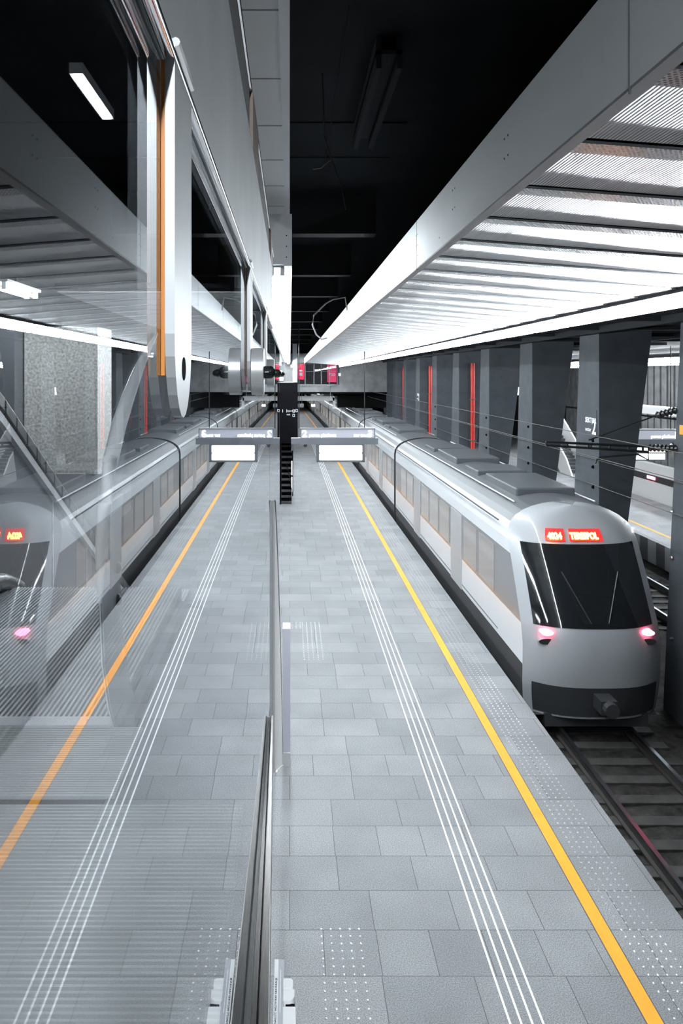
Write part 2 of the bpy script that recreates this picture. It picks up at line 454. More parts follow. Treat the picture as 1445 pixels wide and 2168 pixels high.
# upper dark slabs
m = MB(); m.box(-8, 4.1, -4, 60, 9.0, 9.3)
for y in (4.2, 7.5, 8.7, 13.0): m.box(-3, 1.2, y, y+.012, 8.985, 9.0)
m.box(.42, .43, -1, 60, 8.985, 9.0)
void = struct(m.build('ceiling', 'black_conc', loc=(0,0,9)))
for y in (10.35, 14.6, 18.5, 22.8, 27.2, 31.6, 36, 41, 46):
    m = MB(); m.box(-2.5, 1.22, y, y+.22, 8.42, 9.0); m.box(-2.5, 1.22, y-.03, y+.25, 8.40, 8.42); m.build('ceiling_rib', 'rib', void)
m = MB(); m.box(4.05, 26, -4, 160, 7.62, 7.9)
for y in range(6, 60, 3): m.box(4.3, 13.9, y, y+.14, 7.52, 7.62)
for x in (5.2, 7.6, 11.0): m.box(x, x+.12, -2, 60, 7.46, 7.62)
struct(m.build('ceiling', 'near_black', loc=(9, 20, 7.62)))
# white soffit over the glass line
m = MB(); m.box(-.62, -.05, .4, 10.7, CZ+1.70, CZ+1.78); sf = struct(m.build('ceiling', 'soffit', loc=(0, 0, CZ+1.7)))
m = MB(); m.box(-.05, 0.0, .4, 10.75, CZ+1.64, CZ+1.80); m.build('soffit_edge', 'beam', sf)
m = MB()
for k in range(9):
    y = 3.4+.79*k; m.box(-.62, -.05, y, y+.008, CZ+1.698, CZ+1.71)
m.build('soffit_joint', 'joint', sf)

# right ceiling raft: beam with a folded lip, corrugated panels falling towards the lamps
m = MB()
m.hexa([(1.21,-1,CZ+1.03),(1.235,-1,CZ+1.03),(1.235,60,CZ+.97),(1.165,60,CZ+.97),(1.21,-1,CZ+1.475),(1.235,-1,CZ+1.475),(1.235,60,CZ+1.41),(1.165,60,CZ+1.41)])
raft = struct(m.build('ceiling', 'beam', loc=(0, 0, CZ+1.0)))
m = MB(); m.hexa([(1.21,-1,CZ+1.018),(1.272,-1,CZ+1.018),(1.235,60,CZ+.955),(1.165,60,CZ+.955),(1.21,-1,CZ+1.03),(1.272,-1,CZ+1.03),(1.235,60,CZ+.97),(1.165,60,CZ+.97)])
m.build('beam_lip', 'lip', raft)
m = MB()
for (y, dz) in ((4.05,.30),(4.12,.30),(4.05,.19),(4.12,.19),(5.35,.34),(5.42,.34),(5.35,.2),(5.42,.2),(6.9,.30),(6.9,.2),(6.9,.1),(6.98,.3),(6.98,.2),(8.4,.3),(8.4,.12),(10.4,.3),(10.4,.1),(5.9,.08)):
    bx_ = 1.21-.045*(y+1)/61
    m.dome((bx_+.001, y, CZ+1.03+dz), .0085, (-1,0,0), .003, 8, 2)
m.build('beam_bolt', 'hole', raft)
m = MB()
for y in (2.6, 6.94, 11.3, 15.6, 20, 25, 30, 36, 42): m.box(1.208-.045*(y+1)/61, 1.212, y, y+.006, CZ+1.0, CZ+1.47)
m.build('beam_joint', 'joint', raft)
PX0, PX1 = 1.25, 3.80
def rz(x): return CZ+1.045-.0765*(x-1.25)
pm = MB(); pm.hexa([(0,.0,-.004),(PX1-PX0,.0,-.199),(PX1-PX0,.752,-.187),(0,.752,.008),(0,.0,.01),(PX1-PX0,.0,-.185),(PX1-PX0,.752,-.175),(0,.752,.02)])
first = None
for k in range(74):
    y = .9+.788*k
    if y > 58.6: break
    if first is None:
        ORIG['__p'] = (0,0,0)
        first = pm.build('ceiling_panel', 'panel', loc=(0,0,0)); o = first
    else:
        o = first.copy(); C.objects.link(o)
    o.parent = raft; o.location = (PX0, y-0, 1.045-1.0)
m = MB(); m.hexa([(1.24,-1,CZ+1.09),(4.02,-1,CZ+.90),(4.02,60,CZ+.90),(1.24,60,CZ+1.09),(1.24,-1,CZ+1.15),(4.02,-1,CZ+1.0),(4.02,60,CZ+1.0),(1.24,60,CZ+1.15)])
m.build('raft_back', 'near_black', raft)
m = MB(); m.box(3.80, 3.835, 1, 58.6, CZ+.815, CZ+.95); m.build('edge_gap_shade', 'near_black', raft)  # black strip stands for the shaded gap between panels and lamps
# left ceiling raft
m = MB(); m.box(-.42, .02, 6.8, 6.83, CZ+1.03, CZ+1.50); m.box(-.005, .02, 6.83, 59, CZ+1.03, CZ+1.50)
lr = struct(m.build('ceiling', 'beam', loc=(0, 6.8, CZ+1.0)))
m = MB(); m.box(-.055, .02, 6.8, 59, CZ+1.018, CZ+1.03); m.build('beam_lip', 'beam', lr)
m = MB()
for y in (6.86, 6.95): m.dome((-.015, y, CZ+1.018), .008, (0,0,-1), .003, 8, 2)
for z in (1.1,1.2,1.3): m.dome((-.03, 6.8, CZ+z), .006, (0,-1,0), .003, 8, 2)
m.build('beam_bolt', 'hole', lr)
pm2 = MB(); pm2.box(0, .39, .008, .782, 0, .014); o0 = pm2.build('ceiling_panel', 'panel', loc=(0,0,0))
k = 0
while 6.85+.788*k < 58.3:
    o = o0 if k == 0 else o0.copy()
    if k: C.objects.link(o)
    o.parent = lr; o.location = (-.40, .05+.788*k, .045); k += 1
pm3 = MB(); pm3.box(0, 2.5, .0, .752, 0, .014); o3_ = pm3.build('ceiling_panel', 'panel', loc=(0,0,0))
for k in range(3, 64):
    o = o3_ if k == 3 else o3_.copy()
    if k > 3: C.objects.link(o)
    o.parent = lr; o.location = (-2.92, .05+.788*k, .045)
m = MB(); m.box(-2.95, -.42, 9.2, 57.2, CZ+1.10, CZ+1.16); m.build('raft_back', 'near_black', lr)
m = MB(); m.box(-.42, -.0, 6.83, 59, CZ+1.10, CZ+1.16); m.box(-.43, -.41, 6.8, 59, CZ+1.03, CZ+1.5); m.build('raft_back', 'near_black', lr)

# columns between the tracks: front narrows downwards, side spreads downwards
names = ['nearest dark concrete column, cut by the right edge of the picture',
 'dark concrete column lettered SEKTOR 2, second nearest on the right',
 'dark concrete column just beyond the one lettered SEKTOR 2',
 'fourth dark concrete column counted from the right edge',
 'dark concrete column with the nearest tall red pipe on its face',
 'dark concrete column between the two tall red pipes',
 'dark concrete column with the second tall red pipe and a small number panel',
 'eighth concrete column from the right edge, past the second red pipe',
 'distant concrete column with the faint farthest red pipe',
 'farthest concrete column beside the end wall of the hall']
cols = []
for k, lb in enumerate(names):
    y0 = 14.25+5.42*k
    t = thing('concrete_column', lb, 'column', (8.9, y0+.8, -1.05), 'columns between the tracks')
    zb_, zt_ = -1.05, 7.62
    xr_b, xr_t = 8.64, 9.74; yb_b, yb_t = y0+2.05, y0+1.3
    m = MB(); m.hexa([(8.3,y0,zb_),(xr_b,y0,zb_),(xr_b,yb_b,zb_),(8.3,yb_b,zb_),(8.3,y0,zt_),(xr_t,y0,zt_),(xr_t,yb_t,zt_),(8.3,yb_t,zt_)])
    m.build('shaft', 'dark_conc', t, bevel=.012)
    if k in (0, 1, 2, 3, 5):
        m = MB()
        for z in (4.62, 3.9, 3.35) if k else (4.9, 3.45, 2.45, .7): m.dome((8.3, y0+.35 if k else y0+1.62, z), .05, (-1,0,0), .06, 10, 3)
        m.build('bolt', 'dash' if k == 0 else 'hole', t)
    cols.append((t, y0))
def sector(t, y0, s=1.0):
    m = MB(); m.box(8.285, 8.3, y0+.12, y0+.90, 4.78, 5.46); m.build('sign_plate', 'dark_conc', t)
    text('lettering', 'SEKTOR', .20, (8.283, y0+.86, 5.10), (0,-1,0), (0,0,1), 'white_paint', t, .004)
    text('lettering', 'sector', .15, (8.283, y0+.86, 4.86), (0,-1,0), (0,0,1), 'white_paint', t, .002)
    text('lettering', '2', .56, (8.283, y0+.42, 4.80), (0,-1,0), (0,0,1), 'white_paint', t, .012)
sector(*cols[1]); sector(*cols[6])
m = MB(); m.box(8.27, 8.3, 14.25+1.0, 14.25+1.3, 5.15, 5.35); m.build('tag', 'orange_tag', cols[0][0])

# rails and sleepers
def rail(x, y0, y1, label):
    t = thing('rail', label, 'rail', (x, y0, -1.0))
    m = MB(); m.box(x-.036, x+.036, y0, y1, -.785, -.76); m.build('railhead', 'rail_steel', t)
    m = MB(); m.box(x-.012, x+.012, y0, y1, -.93, -.785); m.box(x-.075, x+.075, y0, y1, -.955, -.93); m.build('web', 'rail_rust', t)
rail(5.5, -1, 58, 'steel rail nearest the platform edge, running under the train')
rail(6.94, -1, 58, 'second steel rail from the platform edge, under the far side of the train')
rail(11.25, 4, 120, 'bright steel rail just past the columns, nearer of that track')
rail(12.70, 4, 120, 'bright steel rail of the far track, close to the opposite platform')
so = None
for tr, (xa, xb, ys, n) in enumerate(((4.95, 7.5, 6.4, 15), (10.7, 13.25, 17.5, 22))):
    for i in range(n):
        y = ys+.62*i
        lb = ('dark sleeper under the near track in front of the train', 'dark sleeper under the far track between columns and opposite platform')[tr]
        gp = ('sleepers of the near track', 'sleepers of the far track')[tr]
        if i == 0:
            m = MB(); m.box(xa, xb, y, y+.25, -1.03, -.955)
            so = m.build('sleeper', 'sleeper', bevel=.01); tag(so, lb, 'sleeper', gp); sz = so.location.z
        else:
            o = so.copy(); C.objects.link(o); o.location = ((xa+xb)/2, y+.125, sz)

# ================================================================== LAMPS
def tube_lamp(x, y, z, L, label, group, wall=True):
    """wall: an upright white reflector plate with one tube on its face and one under its edge; else a flat batten."""
    t = thing('tube_lamp', label, 'lamp', (x, y, z), group)
    if wall:
        m = MB(); m.box(x+.05, x+.062, y, y+L, z-.005, z+.20); m.box(x+.0, x+.05, y, y+L, z+.188, z+.20); m.build('reflector', 'batten', t)
        pos = ((-.0, .105), (.045, -.03))
    else:
        m = MB(); m.box(x-.10, x+.10, y, y+L, z+.05, z+.08); m.build('batten', 'batten', t); pos = ((-.05, 0), (.05, 0))
    for sx, sz in pos:
        m = MB(); m.tube([(x+sx, y+.05, z+sz), (x+sx, y+L-.05, z+sz)], .019, 8); m.build('tube', 'tube', t, smooth=True)
        for yy in (y+.02, y+L-.05):
            m = MB(); m.box(x+sx-.022, x+(.05 if wall else sx+.022), yy, yy+.03, z+sz-.022, z+(sz+.025 if wall else .05)); m.build('holder', 'white', t)
    m = MB(); m.box(x-.01+(.02 if wall else 0), x+.01+(.02 if wall else 0), y+L/2-.02, y+L/2+.02, z+(.20 if wall else .08), z+(.22 if wall else .16)); m.build('mount', 'rib', t)
    return t
RL = 'white twin-tube fluorescent lamp in the right-hand row above the platform edge and train'
g = 'right row of tube lamps'
t0 = tube_lamp(3.90, 5.75, CZ+.735, 1.5, RL, g)
k = 1
while 5.75+1.5*k < 58: dup(t0, (3.90, 5.75+1.5*k, CZ+.735)); k += 1
LL = 'white twin-tube fluorescent lamp in the left-hand row along the middle of the hall'
t1 = tube_lamp(-.12, 6.95, CZ+.975, 1.5, LL, 'left row of tube lamps', False)
k = 1
while 6.95+1.5*k < 58: dup(t1, (-.12, 6.95+1.5*k, CZ+.975)); k += 1
P2L = 'tube lamp shining above the opposite platform behind the columns'
t2 = tube_lamp(17.0, 22.0, CZ+.62, 1.5, P2L, 'tube lamps of the opposite platform')
for k in range(1, 26): dup(t2, (17.0, 22+1.5*k, CZ+.62))
for k in range(0, 26): dup(t2, (21.0, 22+1.5*k, CZ+.62))  # extra row, added to brighten the opposite platform floor
ULB = 'tube lamp under the far mezzanine over the end of the platform'
t3 = tube_lamp(2.6, 66, 4.74, 1.5, ULB, 'lamps under the far mezzanine', False)
for k in range(1, 16): dup(t3, (2.6+bend(66+4*k), 66+4*k, 4.74))
tube_lamp(-2.95, 7.4, CZ+.90, 1.0, 'short bright tube lamp at the left edge above the escalator', None, False)
# two added out-of-view lamps light the near parts; the third hangs above the escalator
for (lx, ly, lb) in ((-1.6, .9, 'added unseen fill lamp over the mezzanine edge, left side'), (.3, -2.6, 'added unseen fill lamp behind the viewer, above the gap beside the glass')):
    t = thing('linear_lamp', lb, 'lamp', (lx, ly, CZ+2.2), 'added unseen fill lamps')
    m = MB(); m.box(lx-.10, lx+.10, ly-.5, ly+.5, CZ+2.22, CZ+2.3); m.build('housing', 'batten', t)
    m = MB(); m.box(lx-.07, lx+.07, ly-.46, ly+.46, CZ+2.205, CZ+2.22); m.build('diffuser', mat('lamp_diffuser', (1,1,1), .4, emit=LAMP_COL, estr=9 if lx < 0 else 480), t)
t = thing('linear_lamp', 'slim rectangular white ceiling lamp at upper left above the escalator', 'lamp', (-1.6, 5.4, CZ+2.2))
m = MB(); m.box(-1.62, -1.52, 5.38, 6.34, CZ+2.22, CZ+2.3); m.build('housing', 'batten', t)
m = MB(); m.box(-1.605, -1.535, 5.42, 6.30, CZ+2.205, CZ+2.22); m.build('diffuser', mat('lamp_diffuser', (1,1,1), .4, emit=LAMP_COL, estr=18), t)
# lit lobby lamps far left of the head wall
lob = None
for i, (x, z) in enumerate(((-.95, CZ+.95), (-.85, CZ+.25), (-.78, CZ-.28))):
    t = thing('lobby_lamp', ('topmost', 'middle', 'lowest')[i]+' of three small white lamps far away beside the clamp disc', 'lamp', (x, 58, z), 'lobby lamps at the far end')
    m = MB(); m.box(x-.30, x+.30, 58.0, 58.3, z-.17, z+.17); m.build('housing', 'sign_frame', t)
    m = MB(); m.box(x-.27, x+.27, 57.97, 58.0, z-.13, z+.13); m.build('diffuser', 'sign_white', t)
m = MB(); m.box(-2.2, -.45, 58.3, 58.5, 5.05, 8.2); struct(m.build('wall_lobby', 'recess'))

# ================================================================== GLASS WALL BESIDE THE CAMERA
GX = -.107
def pane(y0, y1, z0, z1, label):
    m = MB(); m.box(GX-.004, GX, y0, y1, z0, z1)
    return tag(m.build('glass_panel', 'glass'), label, 'glass panel', 'panes of the glass wall')
pane(.05, 3.90, CZ-1.76, CZ+.55, 'large clear glass pane nearest the viewer reflecting the platform and train')
pane(3.93, 7.70, CZ-3.03, CZ+.25, 'second clear glass pane beyond the steel end post')
# head rail: satin plate, bright bottom lip, recess, thin top trim
t = thing('head_rail', 'satin steel head rail carrying the glass wall at upper left', 'rail', (-.09, 2.0, CZ+.27))
m = MB(); m.box(-.1065, -.098, .15, 4.12, CZ+.268, CZ+.60); m.build('rail_plate', 'steel_soft', t)
m = MB(); m.tube([(-.100, .15, CZ+.268), (-.100, 4.12, CZ+.268)], .006, 10); m.build('bottom_lip', 'chrome', t, smooth=True)
m = MB(); m.box(-.24, -.12, .15, 4.12, CZ+.60, CZ+.63); m.box(-.118, -.110, .15, 4.8, CZ+.63, CZ+.78); m.build('recess', 'recess', t)
m = MB(); m.tube([(-.108, .15, CZ+.78), (-.108, 4.8, CZ+.78)], .006, 8); m.build('top_trim', 'chrome', t, smooth=True)
for y in (2.0, 3.9):
    m = MB(); m.box(-.110, -.100, y, y+.35, CZ+.60, CZ+.775); m.build('spacer', 'brown', t)
# hanging straps
def strap_poly(yc, w_, zt_, zb2, hole=True):
    r = w_/2; pts = [(yc-r, zt_), (yc-r, zb2+r*1.4)]
    for i in range(1, 12):
        a = PI+PI*i/12; pts.append((yc+r*math.cos(a), zb2+r*1.4+r*1.4*math.sin(a)))
    pts += [(yc+r, zb2+r*1.4), (yc+r, zt_)]
    return pts
def disc(mb, x0, x1, yc, zc, r, n=40):
    mb.prism([(yc+r*math.cos(2*PI*i/n), zc+r*math.sin(2*PI*i/n)) for i in range(n)], 'x', x0, x1)
for i, yc in enumerate((.660, 1.832, 3.05)):
    lb = ('nearest flat steel hanging strap with an amber edge and an oval hole', 'middle steel hanging strap with amber edge above the large round clamp disc', 'farthest steel hanging strap above the small dark clamp disc')[i]
    t = thing('hanging_strap', lb, 'strap', (-.098, yc, CZ-.04), 'straps hanging from the head rail')
    zb2 = CZ-.038
    m = MB(); m.prism(strap_poly(yc, .104, CZ+.275, zb2), 'x', -.1036, -.0955); m.build('strap', 'steel_soft', t)
    m = MB(); m.box(-.1067, -.1036, yc-.053, yc+.05, CZ+.0, CZ+.262); m.build('amber_liner', 'amber' if i == 0 else 'brown', t)
    m = MB(); m.tube([(-.0955, yc-.048, CZ+.279), (-.0955, yc+.050, CZ+.279)], .004, 8); m.build('top_weld', 'chrome', t)
    if i == 0:
        m = MB(); disc(m, -.0956, -.0950, yc, CZ+.006, .0105, 24); m.build('pin_hole', 'hole', t)
    else:
        m = MB(); disc(m, -.0950, -.064, yc, CZ+.010, .0585); o = m.build('clamp_disc', 'steel', t, smooth=True, bevel=.0015)
        m = MB(); disc(m, -.064, -.050, yc, CZ+.008, .018, 6); m.build('bolt_nut', 'black', o, bevel=.002)
        m = MB(); m.dome((-.050, yc, CZ+.008), .0165, (1,0,0), .014, 16, 5); m.dome((-.036, yc, CZ+.006), .010, (1,0,0), .016, 14, 4); m.build('bolt_cap', 'black', o, smooth=True)
# base rail
t = thing('base_rail', 'dark grooved steel base rail along the bottom of the near glass', 'rail', (-.09, 2.5, CZ-1.83))
def brail(xa0, xa1, xb0, xb1, z0, z1):
    m = MB(); m.hexa([(xa0,1.55,z0),(xa1,1.55,z0),(xb1,3.74,z0),(xb0,3.74,z0),(xa0,1.55,z1),(xa1,1.55,z1),(xb1,3.74,z1),(xb0,3.74,z1)]); return m
brail(-.106,-.088, -.1065,-.099, CZ-1.83, CZ-1.745).build('inner_channel', 'steel_dark', t)
brail(-.085,-.047, -.097,-.084, CZ-1.83, CZ-1.735).build('outer_channel', 'steel_dark', t, bevel=.004)
brail(-.088,-.085, -.099,-.097, CZ-1.83, CZ-1.77).build('groove', 'hole', t)
# end post with cover plate
PG = [(4.5,.77),(5.3,1.25),(6.97,2.49),(8.2,3.62),(9.3,4.80),(9.3,4.95),(4.98,2.69),(4.5,2.44)]
t = thing('side_cladding', 'pale sloping steel side panel below the far end of the glass wall', 'panel', (-.098, 6.5, CZ-4.95))
m = MB(); m.prism([(y, CZ-d) for y, d in PG], 'x', -.1062, -.092); m.build('panel', 'pale_panel', t)
m = MB(); m.tube([(-.091, y, CZ-d) for y, d in PG[:5]], .006, 8); m.build('edge_profile', 'lip', t, smooth=True)
m = MB(); m.tube([(-.091, y, CZ-d) for y, d in PG[5:7]], .007, 8); m.build('lower_profile', 'steel', t, smooth=True)
t = thing('standing_panel', 'narrow lilac grey standing panel on the platform just right of the glass wall', 'panel', (-.05, 12.1, 0))
m = MB(); m.box(-.115, .009, 12.0, 12.3, .22, 2.25); m.build('panel', 'lilac', t, bevel=.004)
m = MB(); m.box(-.115, .009, 11.98, 12.32, 0, .22); m.build('base', 'pale_panel', t)
# notice holder clipped to the base rail
zN = CZ-1.80; NX = .003
t = thing('notice_holder', 'white lettered notice strip with clips and casing on the outer side of the base rail', 'notice', (-.03, 2.1, zN-.05))
m = MB(); m.box(-.0462, -.034, 1.70, 2.25, zN, zN+.006); m.build('white_strip', 'white', t)
m = MB(); m.box(-.034, -.017, 1.70, 2.25, zN, zN+.006); m.build('grey_strip', 'grey_strip', t)
m = MB(); m.box(-.0285, -.0265, 2.06, 2.21, zN+.006, zN+.0065); m.box(-.0285, -.0265, 1.82, 2.0, zN+.006, zN+.0065); m.build('white_line', 'white', t)
text('lettering', 'UDAŁO CI SIĘ ZNALEŹĆ WSZYSTKIE? GRATULACJE', .0078, (-.0375, 1.955, zN+.0075), (0,1,0), (-1,0,0), 'ink', t, 0, sx=1.25, depth=.0004)
def rr(x0, x1, y0, y1, r, corners):
    pts = []
    for (cx, cy, a0, key) in ((x1, y1, 0, 'ne'), (x0, y1, 90, 'nw'), (x0, y0, 180, 'sw'), (x1, y0, 270, 'se')):
        if key in corners:
            ox = cx-r if 'e' in key else cx+r; oy = cy-r if 'n' in key else cy+r
            for i in range(7):
                a = math.radians(a0+90*i/6); pts.append((ox+r*math.cos(a), oy+r*math.sin(a)))
        else: pts.append((cx, cy))
    return pts
m = MB(); m.prism(rr(-.020, .010, 2.138, 2.173, .010, ('ne', 'se')), 'z', zN-.02, zN+.012); m.build('clip', 'white', t, bevel=.002)
m = MB(); m.prism(rr(-.020, .014, 2.098, 2.136, .017, ('se',)), 'z', zN-.02, zN+.010); m.build('clip', 'white', t, bevel=.002)
m = MB(); m.box(-.012, .0145, 2.080, 2.100, zN-.03, zN-.002); m.build('slot', 'hole', t)
m = MB(); m.prism(rr(-.020, .0165, 1.70, 2.080, .004, ('ne',)), 'z', zN-.04, zN+.008); m.build('casing', 'white', t, bevel=.002)
m = MB(); m.box(-.0462, -.043, 1.75, 2.2, zN-.04, zN); m.box(-.045, -.02, 1.75, 2.2, zN-.04, zN-.035); m.build('bracket', 'steel', t)

# ================================================================== MEZZANINE AND ESCALATOR
ZM = CZ-1.2
m = MB(); m.box(-3.6, -.125, -2, 2.06, ZM-.45, ZM-.012); m.box(-3.6,-1.95, 2.06, 9.0, ZM-.45, ZM-.012)
fl = struct(m.build('floor', 'groove', loc=(-1.8, 0, ZM)))
m = MB(); m.box(-.52, -.125, 2.06, 3.8, ZM-.45, ZM-.006); m.build('edge_slab', 'slab_edge', fl)
m = MB(); y = .6
while y < 2.055: m.box(-2.6, -.128, y, y+.0064, ZM-.016, ZM); y += .0155
m.build('ribbed_plate', 'ridge', fl)
EX0, EX1 = -1.62, -.605
esc = thing('escalator', 'escalator going down beside the glass wall, with ribbed steps and black handrail', 'escalator', (-1.1, 2.5, ZM))
m = MB(); y = 2.10
while y < 2.50: m.box(EX0, -.50, y, y+.006, ZM-.008, ZM+.002); y += .0125
m.box(EX0, -.50, 2.085, 2.095, ZM-.008, ZM+.002)
lp = m.build('landing_plate', 'ridge', esc)
m = MB(); m.box(EX0, -.50, 2.06, 2.53, ZM-.05, ZM-.008); m.build('plate_base', 'groove', lp)
m = MB(); m.box(EX0, EX1+.0, 2.50, 2.565, ZM-.03, ZM+.006); cp = m.build('comb_plate', 'comb', esc)
m = MB()
for x in (-1.5, -1.3, -1.1, -.9, -.7): m.dome((x, 2.54, ZM+.006), .006, (0,0,1), .002, 8, 2)
m.build('screw', 'steel', cp)
# steps
st = MB(); st.box(EX0+.02, EX1-.01, 0, .40, -.22, -.012); s0 = None
rg = MB(); x = EX0+.02
while x < EX1-.02: rg.box(x, x+.009, 0, .398, -.012, 0); x += .0185
zz = ZM-.004; yy = 2.57
for i in range(19):
    if i >= 4: zz -= min(.2, .05+.08*(i-3))
    if s0 is None:
        s0 = MB(); s0.v = [(a, b, c) for a, b, c in st.v]; s0.f = st.f; s0.mi = st.mi
        so_ = s0.build('step', 'groove', loc=(0,0,0)); ORIG[so_.name] = (0,0,0)
        ro_ = MB(); ro_.v = rg.v; ro_.f = rg.f; ro_.mi = rg.mi
        ro_ = ro_.build('tread_ribs', 'step', loc=(0,0,0)); ro_.parent = so_; ro_.location = (0,0,0)
        o = so_
    else:
        o = so_.copy(); C.objects.link(o); r_ = ro_.copy(); C.objects.link(r_); r_.parent = o
    o.parent = esc; o.location = (1.1, yy-2.5, zz-ZM); yy += .40
# left balustrade: panel, deck and handrail following the slope
def slope_z(y, z0, ystart): return z0 - (max(0, y-ystart)*.55 if y > ystart else 0)
def band(x0, x1, ya, yb, f_lo, f_hi, n=26):
    m = MB(); P = []
    for i in range(n+1):
        y = ya+(yb-ya)*i/n; P.append((y, f_lo(y), f_hi(y)))
    for (y0, l0, h0), (y1, l1, h1) in zip(P[:-1], P[1:]):
        m.hexa([(x0,y0,l0),(x1,y0,l0),(x1,y1,l1),(x0,y1,l1),(x0,y0,h0),(x1,y0,h0),(x1,y1,h1),(x0,y1,h1)])
    return m
def hz(y):   # left handrail top
    return CZ-.0 - .58*max(0, y-4.0) - .04*max(0, y-3.6)
XL = -1.66
band(XL-.06, XL+.05, 2.6, 9.5, lambda y: hz(y)-.11, lambda y: hz(y)-.015, 40).build('handrail', 'rubber', esc, bevel=.012)
band(XL-.035, XL+.04, 2.6, 9.5, lambda y: hz(y)-.17, lambda y: hz(y)-.115, 40).build('handrail_guide', 'steel', esc)
band(XL-.008, XL+.008, 2.7, 9.5, lambda y: hz(y)-1.45, lambda y: hz(y)-.17, 40).build('side_panel', 'bal_panel', esc)
m = MB()
for y in (5.1, 5.95, 6.8): m.box(XL+.008, XL+.012, y, y+.012, hz(y)-1.3, hz(y)-.18)
m.build('panel_joint', 'comb', esc)
# dark handrail inlet arc low at left
m = MB(); m.tube([(-1.60, 3.4+.9*i/10, ZM-.05+.14*math.sin(PI*i/10)) for i in range(11)], .05, 10); m.build('handrail_inlet', 'rubber', esc, smooth=True)
band(EX1+.01, EX1+.05, 2.62, 9.5, lambda y: hz(y)-1.5, lambda y: hz(y)-1.215, 40).build('skirt', 'bal_panel', esc)
band(-.53, -.50, 3.81, 12.5, lambda y: max(hz(y)-2.6, .02), lambda y: hz(y)-1.18, 40).build('truss_cladding', 'slab_edge', esc)
band(EX0-.03, EX0+.01, 2.62, 9.5, lambda y: hz(y)-1.8, lambda y: hz(y)-1.16, 40).build('skirt', 'bal_panel', esc)
# right balustrade glass with its curved leading edge
edge = [(2.93,-1.47),(2.66,-1.40),(2.53,-1.25),(2.42,-1.10),(2.34,-.92),(2.315,-.72),(2.33,-.55),(2.38,-.42),(2.46,-.28),(2.58,-.17),(2.72,-.08),(2.92,.03),(3.12,.12),(3.32,.19)]
edge = [(y, z) for y, z in edge]
XR = -.600
poly = [(y, CZ+z) for y, z in edge] + [(y+.30-.012*i, CZ+z) for i, (y, z) in reversed(list(enumerate(edge[:-1])))]
m = MB(); m.prism(poly, 'x', XR-.003, XR+.003); m.build('side_panel', 'glass_side', esc)
tri = [(y, CZ+z) for y, z in edge[:8]] + [(y+.30-.012*i, CZ+z) for i, (y, z) in reversed(list(enumerate(edge[:8])))]
m = MB(); m.prism(tri, 'x', XR+.006, XR+.010); tp = m.build('end_trim', 'glass_film', esc)
m = MB()
for z in (-.66, -.77): m.dome((XR+.010, 2.51, CZ+z), .021, (1,0,0), .014, 16, 4)
m.build('bolt', 'black', tp, smooth=True)
pts = [(XR, y, CZ+z) for y, z in edge[5:]]
m = MB(); m.tube(pts, [.004+.024*math.sin(PI*min(1, (i+.3)/(len(pts)-1)))**.8 for i in range(len(pts))], 10); m.build('edge_profile', 'strip', esc, smooth=True)
m = MB(); m.tube([(XR, y, CZ+z) for y, z in edge[:6]], .0025, 6); m.build('glass_edge', 'strip', esc)
# cladding beyond the escalator
m = MB(); m.box(-3.26, -2.36, 9.0, 9.7, 0, 7.0); struct(m.build('wall_granite', 'granite'))
m = MB(); m.box(-4.6, -3.27, 8.7, 9.3, 0, 7.0); struct(m.build('wall_steel', 'bal_panel'))

# ================================================================== TRAIN
TX, HWD = 6.22, 1.42
def hw(z):
    if z <= 2.75: return HWD - (0.06*((0.2-z)/.7)**2 if z < .2 else 0)
    s = min(1, (z-2.75)/.80); return HWD*math.sqrt(max(0, 1-s**2.6))
ZL = [-.5, -.2, .1, .45, .46, .9, 1.27, 1.28, 1.9, 2.53, 2.54, 2.8, 3.0, 3.15, 3.27, 3.37, 3.45, 3.51, 3.54, 3.55]
def yf(u, z):
    t_ = max(0, z-1.0); a = .52*t_**1.15 + (.10*((.9-z)/1.4)**2 if z < .9 else 0)
    return a + .5*abs(u)**3
TY = 14.6
train = thing('train', 'white passenger train pulling away along the platform, orange display and red tail lamps', 'train', (TX, TY, -.76))
def zone(z):
    return 0 if z < .455 else (1 if z < 1.275 else (2 if z < 2.535 else (1 if z < 3.2 else 3)))
def car_shell(y0, y1, cab):
    m = MB(); ring = [(-hw(z), z) for z in ZL] + [(hw(z), z) for z in reversed(ZL[:-1])]
    n = len(ring)
    yA = [y0+(yf(x/max(hw(z), .05) if hw(z) > .05 else 0, z) if cab else 0) for x, z in ring]
    vs = [(TX+x, ya, z) for (x, z), ya in zip(ring, yA)] + [(TX+x, y0+2.2, z) for x, z in ring] + [(TX+x, y1, z) for x, z in ring]
    for s in range(2):
        for i in range(n-1):
            zc = (ring[i][1]+ring[i+1][1])/2; m.cur = zone(zc)
            m.add([vs[s*n+i], vs[s*n+i+1], vs[(s+1)*n+i+1], vs[(s+1)*n+i]], [(0,1,2,3)])
    m.cur = 0; m.add([vs[2*n+i] for i in range(n)], [tuple(range(n))])
    if not cab: m.add([vs[i] for i in range(n)], [tuple(range(n))])
    m.add([(TX-1.3,y0+.3,-.5),(TX+1.3,y0+.3,-.5),(TX+1.3,y1,-.5),(TX-1.3,y1,-.5)], [(0,1,2,3)])
    return m
def front_grid(zs, us, off, y0):
    m = MB(); vs = []; fs = []
    for z in zs:
        for u in us: vs.append((TX+u*hw(z), y0+yf(u, z)-off, z))
    k = len(us)
    for j in range(len(zs)-1):
        for i in range(k-1): fs.append((j*k+i, j*k+i+1, (j+1)*k+i+1, (j+1)*k+i))
    m.add(vs, fs); return m
SH = ['train_skirt', 'train', 'train_band', 'train_roof']
U = [-1+.1*i for i in range(21)]
car1 = car_shell(TY, 33.2, True).build('car_body', SH, train, smooth=True)
